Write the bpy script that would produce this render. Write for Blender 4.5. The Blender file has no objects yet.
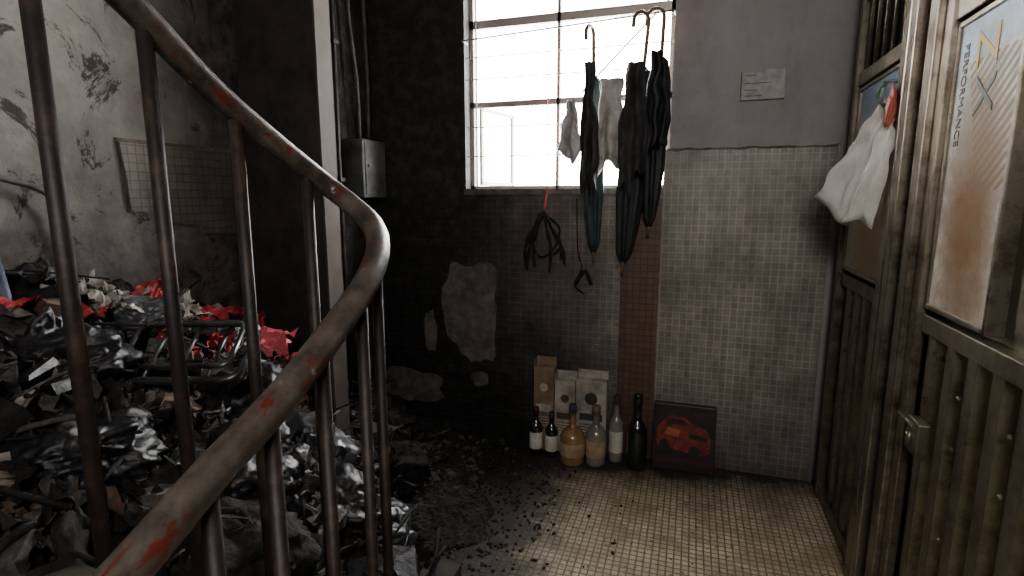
import bpy, bmesh, math, random
from mathutils import Vector, Matrix, noise as mn
random.seed(7)
D=bpy.data
SC=bpy.context.scene
YB=3.30; XL=-2.10; XG=0.74; ZC=3.15

# ---------------------------------------------------------------- materials
class N:
    def __init__(s,name,rough=0.7,metal=0.0,spec=0.4):
        s.m=D.materials.new(name); s.m.use_nodes=True; s.t=s.m.node_tree
        s.b=s.t.nodes["Principled BSDF"]
        s.b.inputs["Roughness"].default_value=rough; s.b.inputs["Metallic"].default_value=metal
        s.b.inputs["Specular IOR Level"].default_value=spec
        s._p=None
    def L(s,a,b): s.t.links.new(a,b)
    def n(s,t): return s.t.nodes.new(t)
    def put(s,inp,v):
        if isinstance(v,bpy.types.NodeSocket): s.L(v,inp)
        elif isinstance(v,(tuple,list)) and len(v)==3 and inp.type=='RGBA': inp.default_value=(*v,1)
        else: inp.default_value=v
    def pos(s):
        if not s._p:
            g=s.n("ShaderNodeTexCoord"); s._p=g.outputs["Object"]
            q=s.n("ShaderNodeSeparateXYZ"); s.L(s._p,q.inputs[0]); s.x,s.y,s.z=q.outputs
        return s._p
    def math(s,op,a,b=0.0,c=None,clamp=False):
        q=s.n("ShaderNodeMath"); q.operation=op; q.use_clamp=clamp
        s.put(q.inputs[0],a); s.put(q.inputs[1],b)
        if c is not None: s.put(q.inputs[2],c)
        return q.outputs[0]
    def noise(s,scale,detail=4,rough=0.6,vec=None,dist=0.0):
        q=s.n("ShaderNodeTexNoise"); q.inputs["Scale"].default_value=scale; q.inputs["Detail"].default_value=detail
        q.inputs["Roughness"].default_value=rough; q.inputs["Distortion"].default_value=dist
        s.L(vec or s.pos(),q.inputs["Vector"]); return q.outputs["Fac"]
    def ramp(s,f,st,interp='LINEAR'):
        q=s.n("ShaderNodeValToRGB"); e=q.color_ramp; e.interpolation=interp
        while len(e.elements)<len(st): e.elements.new(0.5)
        for k,(p,c) in zip(e.elements,st):
            k.position=p; k.color=(c,c,c,1) if not isinstance(c,(tuple,list)) else (*c,1)
        s.put(q.inputs[0],f); return q.outputs[0]
    def rng(s,v,a,b,c=0.0,d=1.0):
        q=s.n("ShaderNodeMapRange"); s.put(q.inputs[0],v)
        for i,k in enumerate((a,b,c,d)): q.inputs[i+1].default_value=k
        return q.outputs[0]
    def mix(s,f,a,b,mode='MIX'):
        q=s.n("ShaderNodeMix"); q.data_type='RGBA'; q.blend_type=mode
        s.put(q.inputs[0],f); s.put(q.inputs[6],a); s.put(q.inputs[7],b); return q.outputs[2]
    def vec(s,a,b,c=0.0):
        q=s.n("ShaderNodeCombineXYZ"); s.put(q.inputs[0],a); s.put(q.inputs[1],b); s.put(q.inputs[2],c); return q.outputs[0]
    def brick(s,v,p,g,c1,c2,mo):
        q=s.n("ShaderNodeTexBrick"); q.offset=0.0; q.squash=1.0
        s.L(v,q.inputs["Vector"]); q.inputs["Scale"].default_value=1
        s.put(q.inputs["Color1"],c1); s.put(q.inputs["Color2"],c2); s.put(q.inputs["Mortar"],mo)
        q.inputs["Mortar Size"].default_value=g; q.inputs["Mortar Smooth"].default_value=0.1
        q.inputs["Brick Width"].default_value=p; q.inputs["Row Height"].default_value=p
        return q.outputs["Color"],q.outputs["Fac"]
    def cen(s,scale,amp,detail=8,rough=0.7,vec=None):
        return s.math('MULTIPLY',s.math('SUBTRACT',s.noise(scale,detail,rough,vec),0.5),amp)
    def col(s,c): s.put(s.b.inputs["Base Color"],c)
    def rough(s,c): s.put(s.b.inputs["Roughness"],c)
    def bump(s,h,st=0.3,d=0.01):
        q=s.n("ShaderNodeBump"); q.inputs["Strength"].default_value=st; q.inputs["Distance"].default_value=d
        s.put(q.inputs["Height"],h); s.L(q.outputs[0],s.b.inputs["Normal"])

def back_soot_shade(k,streaks=0.5):
    """soot density on the back wall, strongest by the left corner and low down near the heap, plus painted shade along the foot"""
    k.pos()
    xx=k.math('ADD',k.x,k.cen(2.2,0.95,6,0.65))
    f=k.rng(xx,-2.2,0.9)
    a=k.ramp(f,[(0.0,0.99),(0.27,0.975),(0.38,0.90),(0.50,0.70),(0.60,0.38),(0.74,0.14),(1.0,0.26)])
    lx=k.math('ADD',k.x,1.35)
    d=k.math('SQRT',k.math('ADD',k.math('MULTIPLY',lx,lx),k.math('MULTIPLY',k.z,k.z)))
    d=k.math('ADD',d,k.cen(3.3,0.7))
    b=k.ramp(k.rng(d,0.3,1.5),[(0.0,0.985),(0.45,0.9),(1.0,0.0)])
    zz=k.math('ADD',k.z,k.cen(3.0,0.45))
    e=k.ramp(k.rng(zz,0.0,1.1),[(0.0,0.72),(0.4,0.38),(1.0,0.0)])  # low band of soot, also paints the shade on tiles by the gate
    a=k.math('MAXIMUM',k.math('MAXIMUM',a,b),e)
    sv=k.vec(k.math('MULTIPLY',k.x,7.0),k.math('MULTIPLY',k.z,1.6),0.0)
    g=k.ramp(k.noise(1.6,7,0.7,vec=sv),[(0.46,0.0),(0.72,streaks)])
    a=k.math('ADD',a,k.math('MULTIPLY',g,k.math('SUBTRACT',1.0,a)))
    return k.math('ADD',a,k.cen(14,0.30),clamp=True)
SOOT=(0.005,0.0047,0.0045)
k=N("painted_plaster_back",0.8); s=back_soot_shade(k,0.12)
c=k.mix(k.noise(5,5),(0.39,0.35,0.35),(0.33,0.295,0.29))
c=k.mix(k.ramp(k.noise(9,10,0.8,dist=1.2),[(0.26,0.5),(0.33,0.0)]),c,(0.16,0.13,0.12))
c=k.mix(k.ramp(k.noise(1.6,8,0.7),[(0.42,0.0),(0.75,0.45)]),c,(0.20,0.17,0.155))
k.col(k.mix(s,c,SOOT)); k.bump(k.noise(18,8),0.35,0.01); M_PB=k.m
k=N("mosaic_tile_back",0.45); s=back_soot_shade(k,0.5)
c,f=k.brick(k.vec(k.x,k.z),0.039,0.0030,(0.25,0.22,0.188),(0.35,0.315,0.272),(0.48,0.44,0.39))
dirt=k.ramp(k.noise(2.4,9,0.72),[(0.38,0.0),(0.66,0.68)])
c=k.mix(dirt,c,(0.115,0.09,0.072))
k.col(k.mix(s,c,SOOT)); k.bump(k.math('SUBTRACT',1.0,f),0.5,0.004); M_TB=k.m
k=N("mosaic_tile_brown",0.5); s=back_soot_shade(k,0.3)
c,f=k.brick(k.vec(k.x,k.z),0.039,0.003,(0.115,0.058,0.036),(0.15,0.08,0.052),(0.065,0.042,0.033))
k.col(k.mix(k.math('MULTIPLY',s,0.8),c,SOOT)); k.bump(k.math('SUBTRACT',1.0,f),0.5,0.004); M_TBR=k.m
k=N("exposed_render",0.9); s=back_soot_shade(k,0.0)
c=k.mix(k.ramp(k.noise(7,9,0.75),[(0.35,0.0),(0.6,1.0)]),(0.32,0.30,0.275),(0.13,0.115,0.10))
k.col(k.mix(k.math('MULTIPLY',s,0.68),c,SOOT)); k.bump(k.noise(40,6),0.5,0.006); M_PATCH=k.m
def left_soot(k):
    k.pos()
    yy=k.math('ADD',k.y,k.cen(2.6,0.7,6,0.65))
    a=k.ramp(k.rng(yy,0.6,3.3),[(0.0,0.26),(0.25,0.16),(0.42,0.42),(0.54,0.90),(0.72,0.98),(1,0.985)])
    zz=k.math('ADD',k.z,k.cen(3.1,0.9))
    b=k.ramp(k.rng(zz,0.9,2.6),[(0.0,0.97),(0.25,0.82),(0.5,0.42),(1,0.0)])
    s=k.math('MAXIMUM',a,b)
    return k.math('ADD',s,k.cen(5,0.95,9,0.72),clamp=True)
k=N("left_plaster",0.85); s=left_soot(k)
c=k.mix(k.noise(6,5),(0.38,0.352,0.325),(0.25,0.228,0.208))
c=k.mix(k.ramp(k.noise(3.4,9,0.78,dist=1.5),[(0.40,1.0),(0.44,0.0)]),c,(0.06,0.047,0.038))
k.col(k.mix(s,c,(0.012,0.010,0.009))); k.bump(k.noise(12,9),0.6,0.015); M_LW=k.m
k=N("left_tile",0.6); s=left_soot(k)
c,f=k.brick(k.vec(k.y,k.z),0.034,0.0022,(0.22,0.195,0.162),(0.28,0.25,0.21),(0.14,0.12,0.10))
k.col(k.mix(k.math('MULTIPLY',s,0.8),c,SOOT)); k.bump(k.math('SUBTRACT',1.0,f),0.5,0.004); M_LT=k.m
k=N("charred_plaster",0.85); k.pos()
k.col(k.mix(k.ramp(k.noise(5,9,0.75),[(0.35,0.0),(0.7,1.0)]),(0.005,0.0045,0.004),(0.036,0.028,0.024))); k.bump(k.noise(25,8),0.5,0.01); M_CH=k.m
k=N("singed_edge",0.85); k.pos()
k.col(k.mix(k.noise(9,9,0.7),(0.015,0.012,0.010),(0.085,0.068,0.058))); M_SE=k.m
# floor
k=N("mosaic_floor",0.45,spec=0.45); k.pos()
c,f=k.brick(k.vec(k.x,k.y),0.032,0.0036,(0.50,0.42,0.28),(0.62,0.53,0.38),(0.18,0.135,0.09))
c=k.mix(k.ramp(k.noise(5,9,0.75),[(0.42,0.0),(0.66,0.75)]),c,(0.20,0.155,0.105))
c=k.mix(k.ramp(k.noise(34,6,0.7),[(0.57,0.0),(0.65,0.85)]),c,(0.05,0.038,0.03))
dx=k.math('ADD',k.x,1.75); dy=k.math('SUBTRACT',k.y,2.85)
dd=k.math('SQRT',k.math('ADD',k.math('MULTIPLY',dx,dx),k.math('MULTIPLY',k.math('MULTIPLY',dy,dy),0.14)))
dd=k.math('ADD',dd,k.cen(4,0.8,9,0.75))
s1=k.ramp(k.rng(dd,0.0,2.0),[(0.0,1.0),(0.45,0.99),(0.54,0.88),(0.64,0.36),(0.9,0.03)])
ny=k.math('ADD',k.math('ADD',k.y,k.math('MULTIPLY',k.x,-0.18)),k.cen(5,0.45,7))
s2=k.ramp(k.rng(ny,2.75,3.3),[(0.0,0.0),(0.4,0.4),(0.72,0.94),(1.0,0.98)])
px=k.math('ADD',k.x,1.20); py=k.math('SUBTRACT',k.y,2.34)
pp=k.math('SQRT',k.math('ADD',k.math('MULTIPLY',px,px),k.math('MULTIPLY',py,py)))
pp=k.math('ADD',pp,k.cen(7,0.16,6))
s3=k.ramp(k.rng(pp,0.2,0.42),[(0.0,1.0),(0.8,0.0)])
s=k.math('MAXIMUM',k.math('MAXIMUM',s1,s2),s3)
k.col(k.mix(s,c,(0.007,0.006,0.0055)))
k.rough(k.rng(k.math('ADD',k.noise(9,6),k.math('MULTIPLY',s,0.35)),0.3,0.9,0.32,0.8))
k.bump(k.math('ADD',k.math('SUBTRACT',1.0,f),k.noise(60,4)),0.5,0.004); M_FL=k.m
k=N("ceiling_paint",0.85); k.col(k.mix(k.noise(2.5,6),(0.03,0.027,0.025),(0.13,0.12,0.115))); M_CE=k.m
k=N("stair_concrete",0.9); k.col(k.mix(k.noise(7,8),(0.012,0.011,0.010),(0.06,0.05,0.042))); M_ST=k.m
# metals
k=N("gate_steel",0.38,0.75,0.5); k.pos()
c=k.mix(k.noise(5,8,0.7,vec=k.vec(k.x,k.math('MULTIPLY',k.y,3.0),k.math('MULTIPLY',k.z,0.5))),(0.125,0.106,0.074),(0.23,0.20,0.15))
c=k.mix(k.ramp(k.noise(9,9,0.75),[(0.46,0.0),(0.68,0.88)]),c,(0.045,0.032,0.020))
k.col(c); k.rough(k.rng(k.noise(12,7),0.3,0.7,0.25,0.55)); M_GS=k.m
k=N("gate_steel_bright",0.30,0.85,0.5); k.pos()
c=k.mix(k.noise(6,8,0.7,vec=k.vec(k.x,k.math('MULTIPLY',k.y,6.0),k.math('MULTIPLY',k.z,0.4))),(0.20,0.165,0.12),(0.37,0.33,0.275))
c=k.mix(k.ramp(k.noise(11,9,0.75),[(0.46,0.0),(0.66,0.88)]),c,(0.07,0.045,0.025))
k.col(c); M_GB=k.m
k=N("iron_baluster",0.55,0.2); k.pos()
k.col(k.mix(k.ramp(k.noise(16,8,0.7),[(0.48,0.0),(0.68,1.0)]),(0.013,0.0095,0.008),(0.050,0.028,0.019))); k.bump(k.noise(50,6),0.4,0.003); M_IB=k.m
k=N("worn_handrail",0.36,0.3,0.6); k.pos()
c=k.mix(k.ramp(k.noise(11,9,0.75),[(0.40,0.0),(0.62,1.0)]),(0.024,0.018,0.015),(0.11,0.088,0.072))
c=k.mix(k.ramp(k.noise(19,8,0.75,vec=k.vec(k.math('MULTIPLY',k.x,3.0),k.math('MULTIPLY',k.y,0.6),k.z),dist=0.6),[(0.575,0.0),(0.60,1.0)]),c,(0.12,0.018,0.012))
c=k.mix(k.ramp(k.noise(33,6,0.7),[(0.66,0.0),(0.68,1.0)]),c,(0.20,0.175,0.15))
k.col(c); k.bump(k.noise(40,7),0.35,0.003); M_HR=k.m
k=N("window_frame_paint",0.45,0.2); k.col(k.mix(k.noise(9,6),(0.22,0.20,0.175),(0.34,0.31,0.28))); M_WF=k.m
def simple(name,c1,c2,rough=0.6,metal=0.0,scale=12,spec=0.4,bump=0.0):
    k=N(name,rough,metal,spec); k.col(k.mix(k.ramp(k.noise(scale,7,0.65),[(0.35,0.0),(0.65,1.0)]),c1,c2))
    if bump: k.bump(k.noise(scale*2.5,6),bump,0.01)
    return k.m
M_CHAR=simple("char",(0.004,0.0035,0.0035),(0.022,0.019,0.0175),0.8,bump=0.7,scale=20,spec=0.25)
M_PLA=simple("melted_black_plastic",(0.004,0.004,0.005),(0.012,0.012,0.014),0.42,spec=0.45,scale=10,bump=0.6)
M_ASH=simple("grey_ash",(0.020,0.019,0.018),(0.10,0.092,0.084),0.9,scale=25,bump=0.4)
M_PAP=simple("scorched_paper",(0.05,0.035,0.025),(0.40,0.37,0.33),0.8,scale=14)
M_BRN=simple("scorched_card",(0.025,0.015,0.010),(0.12,0.07,0.045),0.8,scale=14)
M_RED=simple("red_fabric",(0.16,0.010,0.014),(0.42,0.028,0.035),0.7,scale=14)
M_PNK=simple("pink_card",(0.50,0.06,0.08),(0.66,0.14,0.17),0.6,scale=9)
M_BAG=simple("smoky_plastic_bag",(0.020,0.022,0.025),(0.085,0.09,0.10),0.32,spec=0.6,scale=9,bump=0.4)
M_RACK=simple("rack_metal",(0.05,0.05,0.052),(0.15,0.15,0.155),0.28,0.8)
M_HOOK=simple("steel_hook",(0.09,0.09,0.09),(0.22,0.22,0.22),0.35,0.8)
M_PIPE=simple("sooty_pipe",(0.018,0.015,0.014),(0.08,0.07,0.065),0.6)
M_BOXG=simple("grey_box_metal",(0.03,0.032,0.03),(0.095,0.10,0.095),0.6,0.1,scale=7)
M_POLE=simple("blue_grey_pole",(0.05,0.065,0.095),(0.11,0.135,0.18),0.45,0.3,scale=7)
M_UMB=simple("black_umbrella_cloth",(0.006,0.006,0.008),(0.022,0.024,0.030),0.6,scale=10)
M_UMG=simple("teal_umbrella_cloth",(0.012,0.022,0.025),(0.033,0.048,0.054),0.6,scale=10)
M_CLW=simple("grimy_white_cloth",(0.20,0.19,0.18),(0.52,0.50,0.48),0.85,scale=10)
M_CLD=simple("dark_rag_cloth",(0.012,0.011,0.011),(0.05,0.047,0.045),0.85,scale=10)
M_TOW=simple("towel_white",(0.54,0.52,0.48),(0.74,0.73,0.69),0.9,scale=6,bump=0.3)
M_BSTR=simple("red_string",(0.5,0.03,0.05),(0.6,0.06,0.08),0.6)
M_ORG=simple("orange_plastic",(0.30,0.04,0.02),(0.46,0.12,0.07),0.45)
M_GRN=simple("green_plastic",(0.03,0.10,0.05),(0.05,0.15,0.08),0.45)
M_CARD=simple("cardboard",(0.11,0.07,0.042),(0.23,0.155,0.10),0.85,scale=8)
M_WBOX=simple("white_box_card",(0.15,0.125,0.10),(0.40,0.36,0.31),0.7,scale=9)
M_GLD=simple("dark_glass",(0.006,0.008,0.006),(0.014,0.018,0.012),0.1,spec=0.7,scale=6)
M_AMB=simple("amber_liquor_glass",(0.16,0.082,0.03),(0.30,0.17,0.08),0.15,spec=0.7,scale=8)
M_CLR=simple("clear_dusty_glass",(0.12,0.105,0.085),(0.24,0.21,0.17),0.2,spec=0.7,scale=8)
M_LAB=simple("bottle_label",(0.36,0.33,0.27),(0.60,0.57,0.50),0.7,scale=14)
M_LABR=simple("bottle_label_brown",(0.22,0.14,0.075),(0.38,0.28,0.17),0.7,scale=14)
M_CAP=simple("bottle_foil",(0.04,0.012,0.012),(0.12,0.03,0.025),0.4,0.4)
M_DKB=simple("dark_board",(0.008,0.006,0.006),(0.020,0.014,0.014),0.4)
M_CARR=simple("red_print",(0.04,0.006,0.005),(0.23,0.03,0.018),0.45,scale=22)
M_CARO=simple("orange_print",(0.24,0.06,0.03),(0.38,0.12,0.06),0.45,scale=20)
M_CARM=simple("maroon_print",(0.02,0.005,0.006),(0.05,0.010,0.011),0.5)
M_WOODT=simple("umbrella_wood",(0.10,0.06,0.035),(0.19,0.12,0.07),0.5)
M_GREY=simple("notice_paper",(0.27,0.245,0.245),(0.42,0.39,0.385),0.8,scale=24)
M_PDK=simple("plaster_broken_edge",(0.05,0.04,0.03),(0.14,0.115,0.09),0.9,scale=20)

# ---------------------------------------------------------------- mesh helpers
def obj(name,bm,mats,smooth=False,parent=None):
    me=D.meshes.new(name); bm.normal_update(); bm.to_mesh(me); bm.free()
    for m in (mats if isinstance(mats,(list,tuple)) else [mats]): me.materials.append(m)
    if smooth:
        for p in me.polygons: p.use_smooth=True
    o=D.objects.new(name,me); SC.collection.objects.link(o)
    if parent: o.parent=parent
    return o
def empty(name):
    o=D.objects.new(name,None); SC.collection.objects.link(o); return o
def box(bm,x0,x1,y0,y1,z0,z1,mi=0,bev=0.0,rot=None):
    r=bmesh.ops.create_cube(bm,size=1.0)
    vs=r["verts"]; c=Vector(((x0+x1)/2,(y0+y1)/2,(z0+z1)/2)); s=Vector((x1-x0,y1-y0,z1-z0))
    for v in vs:
        p=Vector((v.co.x*s.x,v.co.y*s.y,v.co.z*s.z))
        if rot: p=rot@p
        v.co=p+c
    fs=set(f for v in vs for f in v.link_faces)
    for f in fs: f.material_index=mi
    if bev:
        es=list(set(e for f in fs for e in f.edges))
        rr=bmesh.ops.bevel(bm,geom=es,offset=bev,segments=2,affect='EDGES',profile=0.5)
        for f in rr["faces"]: f.material_index=mi
def catmull(P,n=8):
    P=[Vector(p) for p in P]; Q=[P[0]*2-P[1]]+P+[P[-1]*2-P[-2]]; o=[]
    for i in range(1,len(Q)-2):
        a,b,c,d=Q[i-1:i+3]
        for j in range(n):
            t=j/n
            o.append(0.5*((2*b)+(c-a)*t+(2*a-5*b+4*c-d)*t*t+(3*b-a-3*c+d)*t**3))
    o.append(P[-1]); return o
def tube(bm,P,r,seg=10,mi=0,cap=True,rad=None):
    P=[Vector(p) for p in P]; rings=[]; u=None
    for i,p in enumerate(P):
        t=(P[min(i+1,len(P)-1)]-P[max(i-1,0)]).normalized()
        if u is None: u=t.orthogonal().normalized()
        else: u=(u-t*u.dot(t)).normalized()
        w=t.cross(u); rr=r if rad is None else rad(i/(len(P)-1))*r
        rings.append([bm.verts.new(p+(u*math.cos(a)+w*math.sin(a))*rr) for a in [2*math.pi*k/seg for k in range(seg)]])
    for a,b in zip(rings,rings[1:]):
        for k in range(seg):
            f=bm.faces.new((a[k],a[(k+1)%seg],b[(k+1)%seg],b[k])); f.material_index=mi; f.smooth=True
    if cap:
        for rg in (rings[0][::-1],rings[-1]):
            f=bm.faces.new(rg); f.material_index=mi
def lathe(bm,prof,M,seg=20,mis=None,pleat=0.0,np_=8):
    rings=[]
    for (r,z) in prof:
        rg=[]
        for k in range(seg):
            a=2*math.pi*k/seg; rr=r*(1+pleat*math.sin(np_*a+z*4))
            rg.append(bm.verts.new(M@Vector((rr*math.cos(a),rr*math.sin(a),z))))
        rings.append(rg)
    for i,(a,b) in enumerate(zip(rings,rings[1:])):
        for k in range(seg):
            f=bm.faces.new((a[k],a[(k+1)%seg],b[(k+1)%seg],b[k])); f.smooth=True
            if mis: f.material_index=mis[i]
    bm.faces.new(rings[0][::-1]).material_index=mis[0] if mis else 0
    bm.faces.new(rings[-1]).material_index=mis[-1] if mis else 0
def prism(bm,pts,off,mi=0):
    a=[bm.verts.new(Vector(p)) for p in pts]; b=[bm.verts.new(Vector(p)+Vector(off)) for p in pts]
    n=len(a)
    bm.faces.new(a).material_index=mi; bm.faces.new(b[::-1]).material_index=mi
    for i in range(n): bm.faces.new((a[i],b[i],b[(i+1)%n],a[(i+1)%n])).material_index=mi

# ---------------------------------------------------------------- shell
WX0,WX1,WZ0,WZ1=-1.39,-0.14,1.65,2.88
bm=bmesh.new(); box(bm,XL-0.2,1.6,-2.2,YB+0.25,-0.2,0.0); obj("floor",bm,M_FL)
bm=bmesh.new(); box(bm,XL-0.2,1.6,-2.2,YB+0.25,ZC,ZC+0.15); obj("ceiling",bm,M_CE)
bm=bmesh.new()
box(bm,XL-0.2,WX0,YB,YB+0.22,0,ZC); box(bm,WX1,1.6,YB,YB+0.22,0,ZC)
box(bm,WX0,WX1,YB,YB+0.22,0,WZ0); box(bm,WX0,WX1,YB,YB+0.22,WZ1,ZC)
obj("wall_back",bm,M_PB)
bm=bmesh.new(); box(bm,XL-0.2,XL,-2.2,YB,0,ZC); obj("wall_left",bm,M_LW)
bm=bmesh.new(); box(bm,1.25,1.45,-2.2,YB,0,ZC); obj("wall_right",bm,M_CH)
bm=bmesh.new(); box(bm,XL-0.2,1.45,-2.4,-2.2,0,ZC); obj("wall_rear",bm,M_PB)
bm=bmesh.new(); box(bm,XG+0.02,1.25,3.16,YB,0,ZC); obj("wall_gate_return",bm,M_PB)
bm=bmesh.new(); box(bm,XL,-1.655,2.20,2.30,0,ZC,0); box(bm,-1.655,-1.645,2.195,2.305,0,ZC,1); obj("wall_wing",bm,[M_CH,M_SE])
def jag_strip(name,x0,x1,z0,ztop,mat,th,amp=0.008,step=0.03):
    bm=bmesh.new(); pts=[(x0,YB,z0),(x1,YB,z0)]
    x=x1
    while x>x0:
        pts.append((x,YB,ztop+amp*(mn.noise(Vector((x*9,3,1)))+0.6*mn.noise(Vector((x*31,1,5)))))); x-=step
    pts.append((x0,YB,ztop)); prism(bm,[(p[0],YB-th,p[2]) for p in pts],(0,th+0.002,0)); return obj(name,bm,mat)
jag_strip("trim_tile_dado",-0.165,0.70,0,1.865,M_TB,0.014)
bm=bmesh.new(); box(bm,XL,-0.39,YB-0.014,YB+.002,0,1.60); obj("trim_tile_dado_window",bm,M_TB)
bm=bmesh.new(); box(bm,-0.39,-0.165,YB-0.015,YB+.002,0,1.60); obj("trim_tile_brown_band",bm,M_TBR)
bm=bmesh.new()
x=0.71; lo=[];hi=[]
while x>-0.17:
    hi.append((x,YB-0.018,1.872+0.010*mn.noise(Vector((x*12,0,2))))); lo.append((x,YB-0.018,1.862+0.012*mn.noise(Vector((x*15,4,2))))); x-=0.02
prism(bm,hi+lo[::-1],(0,0.016,0),1)
box(bm,0.700,0.722,YB-0.022,YB-0.001,0,1.872,0); obj("trim_dado_edge",bm,[M_PB,M_PDK])
bm=bmesh.new()
def blob(cx,cz,rx,rz,seed,n=48,sq=0.25):
    pts=[]
    for i in range(n):
        a=2*math.pi*i/n; ca,sa=math.cos(a),math.sin(a)
        q=(abs(ca)**4+abs(sa)**4)**(-0.25)
        rr=(1-sq*2)+sq*2*q
        rr*=1+0.30*mn.noise(Vector((ca*1.7,sa*1.7,seed)))+0.12*mn.noise(Vector((ca*6,sa*6,seed)))
        pts.append((cx+rx*ca*rr,YB-0.018,cz+rz*sa*rr))
    prism(bm,pts[::-1],(0,0.01,0))
blob(-1.36,0.86,0.20,0.33,1.3); blob(-1.66,0.70,0.045,0.15,4.1); blob(-1.80,0.30,0.24,0.12,7.7); blob(-1.30,0.40,0.06,0.05,9.7)
obj("plaster_patch",bm,M_PATCH)
bm=bmesh.new()
P=[(1.57,1.81),(2.10,1.81),(2.10,1.44),(1.92,1.44),(1.91,1.48),(1.72,1.50),(1.70,1.54),(1.59,1.55),(1.585,1.68)]
prism(bm,[(XL+0.014,y,z) for y,z in P],(-0.013,0,0),0)
Q=[(1.562,1.826),(2.11,1.824),(2.11,1.43),(1.91,1.432),(1.90,1.47),(1.712,1.492),(1.692,1.53),(1.582,1.542),(1.576,1.68)]
prism(bm,[(XL+0.007,y,z) for y,z in Q],(-0.006,0,0),1)
obj("trim_tile_remnant",bm,[M_LT,M_PDK])
bm=bmesh.new(); prism(bm,[(0.215,YB-0.005,2.115),(0.43,YB-0.005,2.12),(0.425,YB-0.005,2.265),(0.34,YB-0.005,2.27),(0.335,YB-0.005,2.25),(0.22,YB-0.005,2.262)],(0,0.004,0),0)
for z0 in (2.135,2.165,2.2,2.24): box(bm,0.235,0.28+0.12*random.random(),YB-0.007,YB-0.004,z0,z0+0.003,1)
box(bm,0.213,0.218,YB-0.007,YB-0.001,2.112,2.262,1); box(bm,0.213,0.43,YB-0.007,YB-0.001,2.112,2.117,1)
obj("paper_notice",bm,[M_GREY,M_PDK])

# ---------------------------------------------------------------- window
win=empty("window_1")
bm=bmesh.new(); fy0,fy1=YB+0.09,YB+0.13
t=0.026
box(bm,WX0,WX0+t,fy0,fy1,WZ0,WZ1); box(bm,WX1-t,WX1,fy0,fy1,WZ0,WZ1)
box(bm,WX0,WX1,fy0,fy1,WZ0,WZ0+t); box(bm,WX0,WX1,fy0,fy1,WZ1-t,WZ1)
box(bm,WX0,WX1,fy0,fy1,2.165,2.200); box(bm,WX0,WX1,fy0,fy1,2.64,2.69)
box(bm,-0.822,-0.802,fy0,fy1,WZ0,WZ1)
obj("frame",bm,M_WF,parent=win)
bm=bmesh.new()
for z in (1.86,2.04,2.33,2.46): tube(bm,[(WX0,YB+0.04,z),(WX1,YB+0.04,z)],0.0035,6)
for x in (-1.33,): tube(bm,[(x,YB+0.045,WZ0),(x,YB+0.045,WZ1)],0.004,6)
tube(bm,[(-0.66,YB+0.06,2.22),(-0.16,YB+0.1,2.72)],0.006,6)
tube(bm,[(WX0,YB-0.03,2.545),(WX1,YB-0.03,2.60)],0.0055,8)
tube(bm,[(WX0+.002,YB-0.03,2.545),(WX0+.002,YB+0.05,2.545)],0.006,8); tube(bm,[(WX1-.002,YB-0.03,2.60),(WX1-.002,YB+0.05,2.60)],0.006,8)
obj("security_bars",bm,M_WF,parent=win)
bm=bmesh.new()
R=Matrix.Rotation(math.radians(78),3,'Z')
for (a,b,c,d) in ((0,0.025,0,0.5),(0.4,0.425,0,0.5),(0,0.42,0,0.025),(0,0.42,0.475,0.5)):
    x0,x1,z0,z1=a,b,c,d
    r=bmesh.ops.create_cube(bm,size=1)
    for v in r["verts"]:
        p=Vector(((x0+x1)/2+v.co.x*(x1-x0),v.co.y*0.02,(z0+z1)/2+v.co.z*(z1-z0))); v.co=R@p+Vector((WX0+0.05,fy1+0.01,1.68))
obj("casement",bm,M_WF,parent=win)
bm=bmesh.new(); box(bm,WX0-0.01,WX1+0.01,YB-0.012,YB+0.21,WZ0-0.03,WZ0+0.004); obj("sill",bm,M_PATCH,parent=win)

# ---------------------------------------------------------------- staircase on the left (rises toward viewer)
bm=bmesh.new(); y=1.80; z=0.0
for i in range(6):
    z+=0.165; box(bm,XL+0.003,-0.80,-2.19 if i==5 else y-0.27,y,0.001,z,0); y-=0.27
obj("staircase",bm,M_ST)

# ---------------------------------------------------------------- railing
rail=empty("stair_railing")
UP=[(-0.86,-0.4,2.56),(-0.858,0.1,2.25),(-0.855,0.40,2.07),(-0.853,0.670,1.908),(-0.849,0.842,1.786),(-0.807,1.066,1.640),(-0.740,1.078,1.588),
(-0.645,1.016,1.543),(-0.581,0.933,1.499),(-0.546,0.829,1.447),(-0.538,0.714,1.384),(-0.525,0.58,1.326),(-0.520,0.4625,1.283),(-0.516,0.372,1.245),(-0.512,0.2,1.17),(-0.51,-0.1,1.03),(-0.51,-0.5,0.85)]
bm=bmesh.new(); tube(bm,catmull(UP,10),0.0235,20); obj("handrail",bm,M_HR,True,rail)
bm=bmesh.new()
pts=catmull(UP,30)
def stairz(y):
    n=0
    for i in range(6):
        if y<1.80-0.27*i: n=i+1
    return n*0.165
for yv in (-0.29,-0.125,0.04,0.21,0.375,0.54,0.705,0.872,1.035):
    up=[p for p in pts if p.x<-0.78]; p=min(up,key=lambda q:abs(q.y-yv))
    tube(bm,[(p.x,p.y,p.z-0.01),(p.x,p.y,max(stairz(p.y),0)+0.001)],0.0125,12)
for yv in (0.90,0.81,0.69,0.56,0.45,0.30,0.1,-0.2):
    lo=[p for p in pts if p.x>-0.60]; p=min(lo,key=lambda q:abs(q.y-yv))
    tube(bm,[(p.x,p.y,p.z-0.01),(p.x,p.y,0.001)],0.0110,12)
obj("balusters",bm,M_IB,True,rail)

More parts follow.
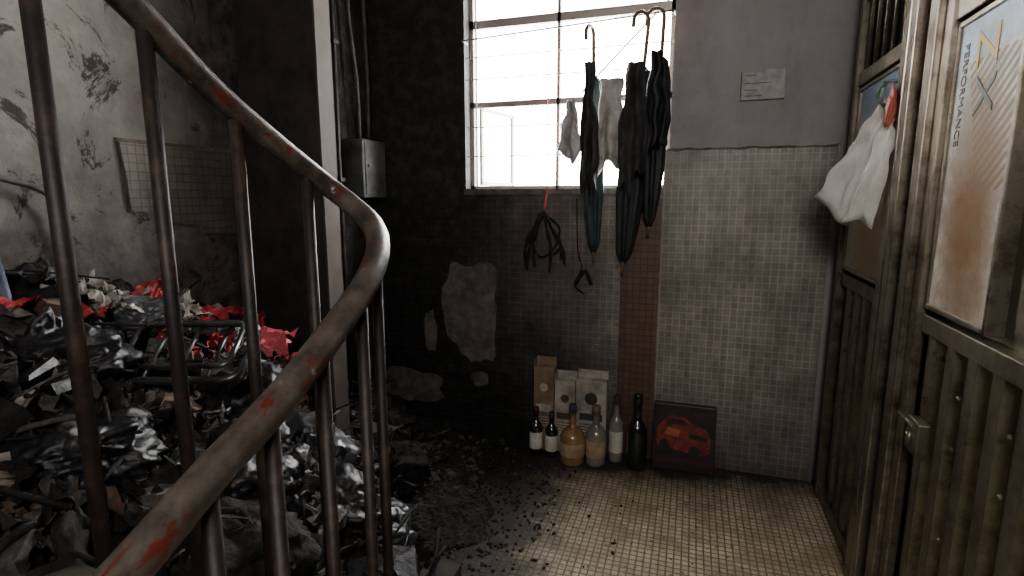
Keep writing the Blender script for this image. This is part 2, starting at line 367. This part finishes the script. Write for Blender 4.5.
# ---------------------------------------------------------------- debris pile
def lerp(t,K):
    if t<=K[0][0]: return K[0][1]
    for (a,b),(c,d) in zip(K,K[1:]):
        if t<=c: return b+(d-b)*(t-a)/(c-a)
    return K[-1][1]
HW=[(0.2,1.34),(1.0,1.30),(1.5,1.25),(1.9,1.13),(2.2,0.95),(2.6,0.55),(3.0,0.28),(3.3,0.10)]
SL=[(0.2,0.62),(1.0,0.66),(1.5,0.75),(1.75,1.0),(2.12,1.38),(2.6,0.75),(3.0,0.48),(3.3,0.2)]
def ph(x,y):
    h=lerp(y,HW)-lerp(y,SL)*(x-XL)
    h+=0.12*mn.noise(Vector((x*3.1,y*3.1,1.7)))+0.06*mn.noise(Vector((x*8,y*8,4.1)))
    return max(h,0)
def clampx(bm):
    for v in bm.verts:
        if v.co.x<XL+0.004: v.co.x=XL+0.004+0.002*random.random()
        if v.co.y>YB-0.02: v.co.y=YB-0.02
        if 2.19<v.co.y<2.31 and v.co.x<-1.64: v.co.y=2.188 if v.co.y<2.25 else 2.312
bm=bmesh.new(); nx,ny=120,200; g=[]
for j in range(ny+1):
    row=[]
    for i in range(nx+1):
        x=XL+0.005+(1.28)*i/nx; y=0.1+(YB-0.03-0.1)*j/ny; h=ph(x,y)
        r=0.05*mn.noise(Vector((x*13,y*13,0)))+0.03*mn.noise(Vector((x*28,y*28,0)))+0.012*mn.noise(Vector((x*60,y*60,3)))
        row.append(bm.verts.new((x,y,h+(abs(r) if h>0.01 else -0.02))))
    g.append(row)
for j in range(ny):
    for i in range(nx):
        y=0.1+(YB-0.13)*(j+.5)/ny; x=XL+1.28*(i+.5)/nx
        if 2.2<y<2.3 and x<-1.65: continue
        bm.faces.new((g[j][i],g[j][i+1],g[j+1][i+1],g[j+1][i]))
pile=empty("burnt_debris_pile")
obj("heap",bm,M_CHAR,False,pile)
def rR(t=1.0):
    return (Matrix.Rotation(random.uniform(-t,t),3,'X')@Matrix.Rotation(random.uniform(-t,t),3,'Y')@Matrix.Rotation(random.uniform(0,6.28),3,'Z'))
def sheet(bm,c,w,h,R,mi,cr,n=6):
    seed=random.random()*50; q=[]
    for i in range(n+1):
        rr=[]
        for j in range(n+1):
            u=(i/n-0.5); v=(j/n-0.5)
            e=1+0.45*mn.noise(Vector((u*4,v*4,seed)))
            zz=cr*(mn.noise(Vector((u*3,v*3,seed+9)))+0.6*(0.5-abs(mn.noise(Vector((u*7,v*7,seed+4))))*2)+0.25*mn.noise(Vector((u*16,v*16,seed))))
            rr.append(bm.verts.new(c+R@Vector((u*e*w,v*e*h,zz))))
        q.append(rr)
    for i in range(n):
        for j in range(n):
            if (i in(0,n-1) or j in(0,n-1)) and random.random()<0.25: continue
            f=bm.faces.new((q[i][j],q[i+1][j],q[i+1][j+1],q[i][j+1])); f.material_index=mi
bm=bmesh.new()
for i in range(820):
    y=random.uniform(0.6,3.1); x=random.uniform(XL+0.06,XL+1.25); h=ph(x,y)
    if h<0.03: continue
    if x<-1.60 and 2.12<y<2.38: continue
    top=(y<2.1 and x<-1.55)
    mi=random.choices([0,1,2,3,4,5],[54,15,10,8 if top else 1.5,13 if top else 7,7 if top else 0.3])[0]
    s=random.uniform(0.04,0.15)*(0.75 if mi in(3,5) else 1)
    typ=random.random(); c=Vector((x,y,h+0.02+random.random()*0.03))
    if typ<0.5: sheet(bm,c,s*random.uniform(0.8,1.7),s,rR(0.55),mi,0.07)
    elif typ<0.8:
        R=rR(0.5); r=bmesh.ops.create_cube(bm,size=1)
        S=Vector((s*1.4,s*0.9,s*random.uniform(0.15,0.5)))
        for v in r["verts"]:
            v.co=c+R@Vector((v.co.x*S.x,v.co.y*S.y,v.co.z*S.z))+0.02*mn.noise_vector(v.co*9+c)
        for f in set(f for v in r["verts"] for f in v.link_faces): f.material_index=mi
    else:
        d=rR(0.6)@Vector((1,0,0)); l=random.uniform(0.08,0.28)
        tube(bm,catmull([c-d*l,c+rR()@Vector((0,0,0.03)),c+d*l],4),random.uniform(0.003,0.009),5,mi if mi<3 else 0)
clampx(bm)
obj("scraps",bm,[M_CHAR,M_PLA,M_ASH,M_PAP,M_BRN,M_RED],False,pile)
bm=bmesh.new()
for i in range(30):
    y=random.uniform(0.7,2.5); x=random.uniform(XL+0.25,XL+1.1); h=ph(x,y)
    if h<0.08 or (x<-1.5 and 2.0<y<2.5): continue
    sheet(bm,Vector((x,y,h+0.02)),random.uniform(0.2,0.40),random.uniform(0.16,0.28),Matrix.Rotation(math.radians(25),3,'Y')@rR(0.3),0 if random.random()<0.6 else 1,0.09,22)
clampx(bm)
obj("melted_sheets",bm,[M_PLA,M_CHAR],True,pile)
bm=bmesh.new()
def onpile(x,y,w,h,mi,dz=0.06,cr=0.05,tilt=0.5): sheet(bm,Vector((x,y,ph(x,y)+dz)),w,h,Matrix.Rotation(0.5,3,'Y')@rR(tilt),mi,cr,10)
for a in [(-2.0,1.12,0.24,0.14,0),(-1.90,1.22,0.16,0.10,0),(-1.98,1.95,0.2,0.12,0,0.1),(-1.93,1.75,0.2,0.12,0,0.08),(-1.75,1.62,0.16,0.1,0,0.08),
 (-1.80,1.95,0.20,0.15,1,0.14),(-1.72,2.0,0.12,0.17,1,0.14),(-1.95,1.45,0.3,0.18,2,0.10),(-1.93,1.62,0.2,0.14,2,0.08),(-1.95,1.33,0.16,0.12,2,0.10),
 (-1.20,1.30,0.2,0.10,2,0.08),(-1.88,1.85,0.2,0.12,3,0.06),(-1.62,1.82,0.24,0.14,3,0.10),(-1.6,1.2,0.3,0.14,3,0.05),(-1.12,1.50,0.34,0.09,2,0.10),(-1.85,1.52,0.22,0.14,4,0.1),
 (-1.98,1.82,0.12,0.08,2,0.08),(-1.8,1.75,0.12,0.1,2,0.09),(-1.98,2.04,0.14,0.12,0,0.14),(-1.80,1.45,0.12,0.07,0,0.1),(-1.99,1.55,0.2,0.1,0,0.1),(-1.70,1.85,0.14,0.1,3,0.12)]: onpile(*a)
clampx(bm)
obj("fabric_and_paper",bm,[M_RED,M_PNK,M_PAP,M_BRN,M_ASH],False,pile)
def bag(name,c,r,sq,mat,seed):
    bm=bmesh.new(); bmesh.ops.create_icosphere(bm,subdivisions=5,radius=1)
    for v in bm.verts:
        d=v.co.normalized(); a=mn.noise(d*1.6+Vector((seed,0,0)))*0.45
        w=d+0.35*mn.noise_vector(d*2+Vector((seed,3,0)))
        b=(1-abs(mn.noise(w*2.6+Vector((0,seed,0)))*2))*0.16+(1-abs(mn.noise(w*6+Vector((seed,seed,0)))*2))*0.07
        q=d*(0.8+a+b); v.co=Vector((q.x*sq[0],q.y*sq[1],q.z*sq[2]))*r+c
    clampx(bm); obj(name,bm,mat,True,pile)
for i,(x,y,r,m) in enumerate([(-1.22,1.80,0.20,M_BAG),(-1.42,1.66,0.2,M_BAG),(-1.62,1.62,0.17,M_PLA),(-1.35,1.25,0.2,M_CHAR),(-1.12,1.42,0.17,M_PLA),(-1.8,1.10,0.2,M_PLA),
   (-1.93,1.43,0.13,M_BAG),(-1.5,2.08,0.15,M_PLA),(-1.45,2.5,0.15,M_CHAR),(-1.72,2.72,0.16,M_CHAR),(-1.9,1.75,0.12,M_PLA),(-1.5,0.92,0.19,M_PLA),(-1.08,1.0,0.17,M_CHAR),(-1.28,2.12,0.12,M_CHAR),
   (-1.75,1.35,0.15,M_CHAR),(-1.18,1.18,0.15,M_PLA),(-1.45,1.42,0.14,M_PLA),(-1.05,1.62,0.13,M_BAG)]):
    bag("plastic_bag_%d"%i,Vector((x,y,ph(x,y)+0.02)),r,(1,0.9,0.62),m,i*3.7)
bm=bmesh.new()
c=Vector((-1.56,1.33,1.10)); R=Matrix.Rotation(math.radians(20),3,'Z')@Matrix.Rotation(math.radians(35),3,'X')
def rr(w,h,rad,z=0):
    o=[]
    for (sx,sy,a0) in ((1,1,0),(-1,1,90),(-1,-1,180),(1,-1,270)):
        for k in range(5):
            a=math.radians(a0+k*22.5); o.append(c+R@Vector((sx*(w-rad)+rad*math.cos(a),sy*(h-rad)+rad*math.sin(a),z)))
    o.append(o[0]); return o
tube(bm,rr(0.20,0.12,0.05),0.013,8); tube(bm,rr(0.17,0.09,0.03,0.035),0.009,8)
for u in (-0.1,0,0.1): tube(bm,[c+R@Vector((u,-0.12,0)),c+R@Vector((u,0.12,0))],0.007,6)
obj("metal_rack",bm,M_RACK,True,pile)
bm=bmesh.new(); n=60; g=[]
for j in range(n+1):
    row=[]
    for i in range(n+1):
        u=i/n*2-1; v=j/n*2-1; x=-1.20+u*0.38; y=2.33+v*0.36
        d=math.hypot(u,v)+0.35*mn.noise(Vector((u*2,v*2,5)))
        h=max(0,1-d*1.15)**0.6*0.05+ (0.03*abs(mn.noise(Vector((x*25,y*25,2))))+0.012*abs(mn.noise(Vector((x*70,y*70,2)))) if d<0.85 else 0)
        row.append(bm.verts.new((x,y,h-0.003)))
    g.append(row)
for j in range(n):
    for i in range(n): bm.faces.new((g[j][i],g[j][i+1],g[j+1][i+1],g[j+1][i]))
obj("ash_mound",bm,M_CHAR,False,pile)
bm=bmesh.new()
for i in range(3200):
    x=-1.65+abs(random.gauss(0,0.5)); y=random.uniform(1.82,3.2)
    if x>0.3 or (x>-0.95 and 3.0<y) or (x>-0.6 and random.random()<0.6): continue
    s=random.uniform(0.003,0.019)*(1.5 if x<-1.05 else 0.6)
    r=bmesh.ops.create_icosphere(bm,subdivisions=1,radius=s); c=Vector((x,y,s*0.4)); R=rR()
    sx=random.uniform(.7,1.8)
    for v in r["verts"]: v.co=c+R@Vector((v.co.x*sx,v.co.y,v.co.z*0.7))
    mi=random.choices([0,1,2],[12,2,1])[0]
    for f in set(f for v in r["verts"] for f in v.link_faces): f.material_index=mi
obj("scattered_cinders",bm,[M_CHAR,M_ASH,M_BRN],False,pile)

# ---------------------------------------------------------------- left-corner services
pp=empty("conduit_pipes"); bm=bmesh.new()
for y,r in ((2.62,0.014),(2.72,0.018),(2.84,0.012),(2.93,0.012)):
    tube(bm,[(XL+0.03,y,0.0),(XL+0.03,y,ZC)],r,10)
    for z in (0.9,1.7,2.5): box(bm,XL,XL+0.05,y-0.025,y+0.025,z,z+0.02)
tube(bm,catmull([(XL+0.07,3.1,1.965),(XL+0.08,3.08,2.3),(XL+0.06,3.05,2.7),(XL+0.06,3.05,ZC)],5),0.012,8)
tube(bm,catmull([(-2.03,3.2,1.965),(-2.02,3.2,2.3),(-2.04,3.22,2.7),(-2.04,3.22,ZC)],5),0.012,8)
obj("pipes",bm,M_PIPE,False,pp)
bm=bmesh.new(); box(bm,XL,-1.95,3.00,3.27,1.60,1.96,0,0.008); box(bm,-1.95,-1.943,3.02,3.25,1.62,1.94,0,0.003); tube(bm,[(-1.943,3.05,1.8),(-1.93,3.05,1.8)],0.012,8)
obj("electrical_box",bm,M_BOXG)
bm=bmesh.new(); tube(bm,catmull([(-2.05,0.95,1.72),(-2.05,1.15,1.66),(-2.06,1.27,1.62),(-2.06,1.33,1.53),(-2.07,1.34,1.40)],6),0.009,8)
obj("hanging_cable",bm,M_PIPE,True)
bm=bmesh.new(); tube(bm,[(-1.98,1.12,0.95),(-2.02,1.08,1.45)],0.017,12); tube(bm,[(-2.02,1.08,1.43),(-2.02,1.08,1.46)],0.02,12); obj("metal_pole",bm,M_POLE,True,pile)

# ---------------------------------------------------------------- things hanging at the window
def umbrella(name,top,tip,rad,cloth,hook=0.04,yaw=0.0):
    e=empty(name); top=Vector(top); tip=Vector(tip); ax=(tip-top).normalized(); L=(tip-top).length
    z=ax; x=Vector((math.cos(yaw),math.sin(yaw),0)); x=(x-z*x.dot(z)).normalized(); y=z.cross(x)
    M=Matrix((( x.x,y.x,z.x,top.x),(x.y,y.y,z.y,top.y),(x.z,y.z,z.z,top.z),(0,0,0,1)))
    bm=bmesh.new()
    lathe(bm,[(0.012,0.17*L),(rad*0.55,0.19*L),(rad*0.85,0.28*L),(rad*0.9,0.36*L),(rad*1.08,0.45*L),(rad*0.85,0.56*L),(rad*0.9,0.66*L),(rad*0.72,0.80*L),(rad*0.5,0.91*L),(0.012,0.95*L)],M,48,None,0.2,7)
    lathe(bm,[(rad*1.0,0.54*L),(rad*1.04,0.545*L),(rad*1.04,0.565*L),(rad*1.0,0.57*L)],M,48,None,0.1,7)
    obj("canopy",bm,cloth,True,e)
    bm=bmesh.new()
    pts=[M@Vector((-2*hook,0,0.04))]+[M@Vector((-hook-hook*math.cos(a),0,-hook*math.sin(a))) for a in [k*math.pi/8 for k in range(9)]]
    pts=pts+[M@Vector((0,0,0.05)),M@Vector((0,0,0.18*L))]
    tube(bm,pts,0.011,10,0); tube(bm,[M@Vector((0,0,0.92*L)),M@Vector((0,0,L))],0.008,8,0)
    obj("handle_and_tip",bm,[M_WOODT,M_HOOK],True,e)
umbrella("umbrella",(-0.575,3.235,2.50),(-0.545,3.235,1.22),0.060,M_UMG,0.04,1.2)
umbrella("umbrella",(-0.275,3.23,2.54),(-0.375,3.22,1.16),0.080,M_UMB,0.045,0.6)
umbrella("umbrella",(-0.195,3.235,2.56),(-0.235,3.235,1.38),0.060,M_UMB,0.045,0.0)
def cloth(name,top,w0,w1,h,mat,seed,parent=None,depth=0.02,n=22):
    bm=bmesh.new(); g=[]; top=Vector(top)
    for j in range(n+1):
        v=j/n; row=[]; w=w0+(w1-w0)*v**0.7; w*=1+0.25*mn.noise(Vector((v*3,seed,2)))
        for i in range(n+1):
            u=i/n-0.5
            yy=depth*(0.4+v)*math.sin(u*13+seed+v*1.5)+0.015*mn.noise(Vector((u*5,v*5,seed)))
            zz=-h*v*(1+0.30*mn.noise(Vector((u*3.5,seed,0))))
            row.append(bm.verts.new(top+Vector((u*w+0.03*mn.noise(Vector((v*4,u,seed))),yy,zz))))
        g.append(row)
    for j in range(n):
        for i in range(n): bm.faces.new((g[j][i],g[j][i+1],g[j+1][i+1],g[j+1][i]))
    o=obj(name,bm,mat,True,parent); m=o.modifiers.new("s","SOLIDIFY"); m.thickness=0.004
    return o
cloth("work_glove_rag",(-0.68,3.15,2.14),0.05,0.14,0.30,M_CLW,1.2)
cloth("work_glove_rag",(-0.45,3.13,2.24),0.10,0.17,0.46,M_CLW,3.2)
cloth("dark_rag",(-0.56,3.07,2.32),0.06,0.09,0.66,M_CLD,5.2)
cloth("dark_rag",(-0.32,3.06,2.30),0.11,0.15,0.62,M_CLD,8.2)
cloth("dark_rag",(-0.21,3.11,2.36),0.08,0.10,0.5,M_UMB,9.9)
bm=bmesh.new()
tube(bm,[(-0.85,3.27,2.56),(-0.845,3.27,1.60)],0.003,5,0); tube(bm,[(-0.845,3.265,1.62),(-0.86,3.26,1.50)],0.007,6,0)
random.seed(3)
for i in range(9):
    a=Vector((-0.86,3.25,1.53)); x=random.uniform(-0.11,0.11)
    P=[a,a+Vector((x*0.6,-0.02,-0.12)),a+Vector((x*1.1,-0.01*random.random(),-0.22)),a+Vector((x*random.uniform(.6,1.4),-0.01,-random.uniform(0.25,0.42)))]
    tube(bm,catmull(P,5),random.uniform(0.004,0.011),6,1,rad=lambda t:1+0.4*math.sin(t*17))
tube(bm,catmull([(-0.86,3.26,1.50),(-0.93,3.25,1.36),(-0.88,3.25,1.24),(-0.79,3.25,1.30),(-0.76,3.25,1.42),(-0.85,3.25,1.50)],6),0.005,6,1)
tube(bm,catmull([(-0.66,3.27,1.6),(-0.65,3.27,1.3),(-0.62,3.26,1.18),(-0.66,3.25,1.08),(-0.60,3.25,1.02)],6),0.004,6,1)
tube(bm,catmull([(-0.66,3.26,1.08),(-0.60,3.26,1.16),(-0.56,3.26,1.08)],5),0.012,6,1)
obj("burnt_hanger_cord",bm,[M_BSTR,M_CHAR],True)

# ---------------------------------------------------------------- bottles & boxes by back wall
def bottle(x,y,h,r,body,neckr,cap,label,sh=0.62,name="liquor_bottle"):
    bm=bmesh.new(); M=Matrix.Translation((x,y,0.0))
    pr=[(r*0.9,0.0),(r,0.012),(r,h*0.14),(r*1.015,h*0.15),(r*1.015,h*(sh-0.14)),(r,h*(sh-0.13)),(r,h*(sh-0.05)),(r*0.9,h*(sh+0.0)),(r*0.72,h*(sh+0.05)),(r*0.45,h*(sh+0.10)),(neckr,h*(sh+0.14)),(neckr,h*0.86),(neckr*1.2,h*0.865),(neckr*1.2,h*0.99),(neckr,h)]
    mis=[0,0,0,1,1,0,0,0,0,0,0,2,2,2]
    lathe(bm,pr,M,28,mis); obj(name,bm,[body,label,cap],False)
bottle(-0.865,3.135,0.31,0.041,M_GLD,0.015,M_CAP,M_LAB,name="wine_bottle")
bottle(-0.765,3.135,0.29,0.040,M_GLD,0.015,M_CLD,M_LAB,name="wine_bottle")
bottle(-0.625,3.10,0.37,0.076,M_AMB,0.019,M_CLD,M_LABR,0.5)
bottle(-0.485,3.12,0.37,0.060,M_CLR,0.021,M_WOODT,M_LABR,0.56)
bottle(-0.375,3.20,0.42,0.042,M_CLR,0.016,M_CLD,M_LAB,0.6)
bottle(-0.245,3.15,0.46,0.058,M_GLD,0.022,M_GLD,M_GLD,0.55,name="wine_bottle")
def carton(name,x0,x1,y0,y1,h,mat,logo):
    bm=bmesh.new(); box(bm,x0,x1,y0,y1,0,h,0,0.004)
    box(bm,x0,x0+0.004,y0,y1,h-0.03,h+0.04,0); box(bm,x0,x1,y1-0.004,y1,h-0.01,h+0.05,0)
    cx=(x0+x1)/2; w=(x1-x0)*0.38
    tube(bm,[(cx,y0+0.001,h*0.76),(cx,y0-0.002,h*0.76)],w*0.55,20,1)
    box(bm,cx-w,cx+w,y0-0.002,y0,h*0.47,h*0.56,1)
    for i in range(4): box(bm,cx-w,cx+w*0.8,y0-0.002,y0,h*0.30+i*0.018,h*0.31+i*0.018,1)
    obj(name,bm,[mat,logo])
carton("wine_carton",-0.90,-0.77,3.20,3.275,0.55,M_CARD,M_WBOX)
carton("wine_carton",-0.765,-0.635,3.205,3.275,0.47,M_WBOX,M_BRN)
carton("wine_carton",-0.63,-0.44,3.21,3.275,0.49,M_WBOX,M_CLD)
e=empty("picture_box_with_red_car")
T=Matrix.Translation((0.02,3.19,0.0))@Matrix.Rotation(math.radians(-6),4,'X')
bm=bmesh.new(); box(bm,-0.175,0.175,-0.03,0.03,0.004,0.40,0,0.004); bm.transform(T); obj("board",bm,M_DKB,parent=e)
bm=bmesh.new()
def pl(P,mi,d=-0.031): prism(bm,[(x,d,z) for x,z in P],(0,-0.002,0),mi)
pl([(-0.15,0.15),(0.10,0.11),(0.145,0.13),(0.15,0.21),(0.12,0.27),(0.05,0.295),(0.0,0.33),(-0.08,0.335),(-0.12,0.30),(-0.155,0.25)],0)
pl([(-0.10,0.285),(-0.075,0.32),(-0.01,0.315),(0.03,0.285)],1,-0.034)
pl([(0.03,0.21),(0.13,0.195),(0.13,0.225),(0.03,0.24)],1,-0.034); pl([(-0.11,0.22),(-0.03,0.21),(-0.02,0.25),(-0.09,0.265)],2,-0.034)
pl([(-0.13,0.13),(-0.09,0.12),(-0.075,0.155),(-0.09,0.19),(-0.12,0.19),(-0.14,0.16)],1,-0.034); pl([(0.04,0.10),(0.075,0.095),(0.09,0.13),(0.075,0.165),(0.04,0.165),(0.025,0.13)],1,-0.034)
pl([(-0.16,0.05),(0.16,0.05),(0.16,0.08),(-0.16,0.09)],3); pl([(0.04,0.35),(0.15,0.35),(0.15,0.37),(0.04,0.37)],3)
bm.transform(T); obj("car_artwork",bm,[M_CARR,M_DKB,M_CARO,M_CARM],parent=e)

# ---------------------------------------------------------------- metal gate
gate=empty("folding_metal_gate")
bm=bmesh.new(); X=XG
box(bm,X+0.03,X+0.045,-1.2,3.14,0.02,2.16)
def corr(y0,y1,z0,z1,p=0.13,d=0.03):
    n=int((y1-y0)/p); prof=[]
    for i in range(n):
        a=y0+i*p
        prof+=[(a,X+0.02),(a+p*0.40,X+0.02),(a+p*0.5,X+0.02-d),(a+p*0.9,X+0.02-d)]
    prof.append((y1,X+0.02))
    A=[bm.verts.new((x,y,z0)) for y,x in prof]; B=[bm.verts.new((x,y,z1)) for y,x in prof]
    for i in range(len(A)-1): bm.faces.new((A[i],A[i+1],B[i+1],B[i]))
corr(2.47,3.10,0.06,1.20); corr(1.10,2.06,0.06,1.20); corr(-1.1,1.0,0.06,1.20)
for z0,z1,dx in ((0.002,0.08,0.02),(1.17,1.23,0.012),(2.12,2.18,0.02),(2.98,3.06,0.02)):
    box(bm,X-dx,X+0.03,2.45,3.14,z0,z1,0,0.004); box(bm,X-dx,X+0.03,1.05,2.10,z0,z1,0,0.004); box(bm,X-dx,X+0.03,-1.2,1.05,z0,z1,0,0.004)
y=-1.1
while y<3.1:
    tube(bm,[(X,y,2.15),(X,y,3.02)],0.011,8); y+=0.115
box(bm,X-0.02,X+0.02,-1.2,3.14,2.50,2.53)
for y,d in ((3.12,0.03),(2.455,0.035),(1.07,0.03)): box(bm,X-d,X+0.03,y-0.02,y+0.02,0.002,3.08,0,0.004)
for z in (0.35,0.62,0.9,1.05):
    for y in (2.62,2.88,1.75,1.49,1.36):
        r=bmesh.ops.create_uvsphere(bm,u_segments=8,v_segments=6,radius=0.007)
        for v in r["verts"]: v.co+=Vector((X-0.012,y+0.006,z))
obj("panels",bm,M_GS,parent=gate)
bm=bmesh.new()
for y0,y1,d in ((2.12,2.19,0.05),(2.20,2.235,0.025),(2.25,2.31,0.065),(2.325,2.35,0.03),(2.365,2.43,0.05)):
    box(bm,X-d,X+0.03,y0,y1,0.002,3.08,0,0.006)
box(bm,X-0.03,X+0.0,2.06,2.115,0.02,3.06,0,0.004)
obj("posts",bm,M_GB,parent=gate)
bm=bmesh.new()
box(bm,X-0.045,X-0.01,1.90,1.99,0.80,0.91,0,0.006); tube(bm,[(X-0.05,1.945,0.87),(X-0.05,1.945,0.83)],0.01,8)
tube(bm,[(X-0.045,1.93,0.89),(X-0.045,2.06,0.89)],0.007,8)
obj("latch",bm,M_GS,parent=gate)
def ad(y0,y1,z0,z1,mat,name):
    bm=bmesh.new(); b=0.016
    box(bm,X-0.004,X+0.03,y0,y1,z0,z1,1); box(bm,X-0.006,X-0.0041,y0+0.005,y1-0.005,z0+0.005,z1-0.005,0)
    for a in ((y0,y0+b,z0,z1),(y1-b,y1,z0,z1),(y0,y1,z0,z0+b),(y0,y1,z1-b,z1)): box(bm,X-0.014,X,*a,1,0.003)
    obj(name,bm,[mat,M_GB],parent=gate)
def admat(name,cy,cz,base,topc,stain,stripes):
    k=N(name,0.5,spec=0.3); k.pos()
    c=k.mix(k.ramp(k.math('ADD',k.rng(k.z,1.25,2.11),k.cen(4,0.3)),[(0.0,0.0),(0.70,0.05),(0.95,0.9)]),base,topc)
    if stripes:
        dg=k.math('ADD',k.math('MULTIPLY',k.y,-1.0),k.math('MULTIPLY',k.z,-1.3))
        w=k.math('FRACT',k.math('MULTIPLY',dg,24.0))
        reg=k.math('MULTIPLY',k.math('GREATER_THAN',k.z,1.62),k.math('LESS_THAN',k.z,1.98)); reg=k.math('MULTIPLY',reg,k.math('LESS_THAN',k.math('ADD',k.y,k.math('MULTIPLY',k.z,-0.35)),1.89-0.35*1.75))
        c=k.mix(k.math('MULTIPLY',reg,k.math('GREATER_THAN',w,0.5)),c,(0.26,0.16,0.03))
    a=k.math('SUBTRACT',k.y,cy); b=k.math('MULTIPLY',k.math('SUBTRACT',k.z,cz),0.42)
    d=k.math('SQRT',k.math('ADD',k.math('MULTIPLY',a,a),k.math('MULTIPLY',b,b)))
    d=k.math('ADD',d,k.cen(7,0.25))
    st=k.ramp(k.rng(d,0.0,0.3),[(0.2,stain),(0.5,stain*0.7),(0.8,0.0)])
    c=k.mix(st,c,(0.19,0.088,0.022))
    c=k.mix(k.ramp(k.noise(18,8,0.75),[(0.44,0.0),(0.70,0.62)]),c,(0.18,0.14,0.09))
    k.col(c); return k.m
ad(2.49,3.09,1.25,2.11,admat("faded_poster",2.75,1.5,(0.30,0.28,0.225),(0.08,0.17,0.29),0.7,False),"poster_board_a")
ad(1.67,2.06,1.25,2.11,admat("rusty_poster",1.86,1.54,(0.76,0.75,0.69),(0.42,0.60,0.80),1.0,True),"poster_board_b")
def vtext(body,size,y,z,mat):
    cu=D.curves.new("poster_lettering","FONT"); cu.body=body; cu.size=size; cu.extrude=0.0008
    to=D.objects.new("poster_lettering",cu); SC.collection.objects.link(to); to.parent=gate
    to.matrix_world=Matrix(((0,0,-1,X-0.0072),(0,-1,0,y),(-1,0,0,z),(0,0,0,1)))
    cu.materials.append(mat)
M_YEL=simple("yellow_print",(0.50,0.30,0.03),(0.58,0.38,0.06),0.5)
M_DPR=simple("dark_print",(0.06,0.055,0.04),(0.13,0.11,0.07),0.5)
vtext("Z",0.17,1.93,2.06,M_YEL); vtext("X",0.15,1.91,1.93,M_DPR); vtext("PERFORMANCE",0.042,2.01,2.04,M_DPR)
# towel hung on gate hook
e=empty("hanging_towel"); bm=bmesh.new()
Lf=catmull([(0.680,2.52,1.965),(0.65,2.57,1.88),(0.61,2.66,1.76),(0.555,2.77,1.61)],7)
Rt=catmull([(0.692,2.46,1.960),(0.697,2.40,1.88),(0.692,2.38,1.73),(0.668,2.45,1.49)],7)
n=len(Lf); g=[]; m=40
for j in range(n):
    row=[]
    for i in range(m+1):
        u=i/m; v=j/(n-1); p=Lf[j].lerp(Rt[j],u)
        fold=math.sin(u*8+0.9+v*0.8)+0.45*math.sin(u*19+v*2)
        p=p+Vector((-0.024*v*fold-0.02*math.sin(u*3.14)*v+0.02*mn.noise(Vector((u*7,v*7,8))),0.008*fold,-0.07*v*v*(0.5+0.5*math.sin(u*6.5-1.0))+0.02*mn.noise(Vector((u*5,v*5,2)))))
        row.append(bm.verts.new(p))
    g.append(row)
for j in range(n-1):
    for i in range(m): bm.faces.new((g[j][i],g[j][i+1],g[j+1][i+1],g[j+1][i]))
o=obj("cloth",bm,M_TOW,True,e); md=o.modifiers.new("s","SOLIDIFY"); md.thickness=0.004
bm=bmesh.new(); tube(bm,catmull([(XG-0.025,2.49,2.03),(0.675,2.50,2.03),(0.665,2.505,1.97),(0.68,2.51,1.94)],5),0.006,8,0)
tube(bm,catmull([(0.68,2.50,1.94),(0.66,2.53,1.99),(0.67,2.49,2.03)],5),0.009,8,1)
obj("hook_and_peg",bm,[M_HOOK,M_GRN],True,e)
bm=bmesh.new(); bmesh.ops.create_icosphere(bm,subdivisions=4,radius=1)
for v in bm.verts:
    d=v.co.normalized(); q=d*(0.8+0.35*mn.noise(d*2)+0.15*(1-abs(2*mn.noise(d*5)))); v.co=Vector((q.x*0.018,q.y*0.030,q.z*0.08-0.03*abs(q.x)))+Vector((0.676,2.42,1.935))
obj("orange_plastic_bag",bm,M_ORG,True,e)

# ---------------------------------------------------------------- light
w=D.worlds.new("World"); SC.world=w; w.use_nodes=True
w.node_tree.nodes["Background"].inputs[0].default_value=(1.0,0.985,0.96,1); w.node_tree.nodes["Background"].inputs[1].default_value=46.0
def area(name,loc,target,size,power,col):
    l=D.lights.new(name,'AREA'); l.shape='RECTANGLE'; l.size=size[0]; l.size_y=size[1]; l.energy=power; l.color=col
    o=D.objects.new(name,l); SC.collection.objects.link(o); o.location=loc
    o.rotation_euler=(Vector(target)-Vector(loc)).to_track_quat('-Z','Y').to_euler(); return o
area("stairwell_lamp",(0.3,-1.2,2.7),(0.0,2.8,0.8),(0.9,0.6),62,(1.0,0.96,0.91))

# ---------------------------------------------------------------- camera
cd=D.cameras.new("camera"); cam=D.objects.new("camera",cd); SC.collection.objects.link(cam); SC.camera=cam
cd.sensor_width=36; cd.lens=546/1024*36; cd.clip_start=0.02
cam.location=(0,0,1.6); cam.rotation_euler=(math.radians(90-9.39),0,math.radians(18.1))
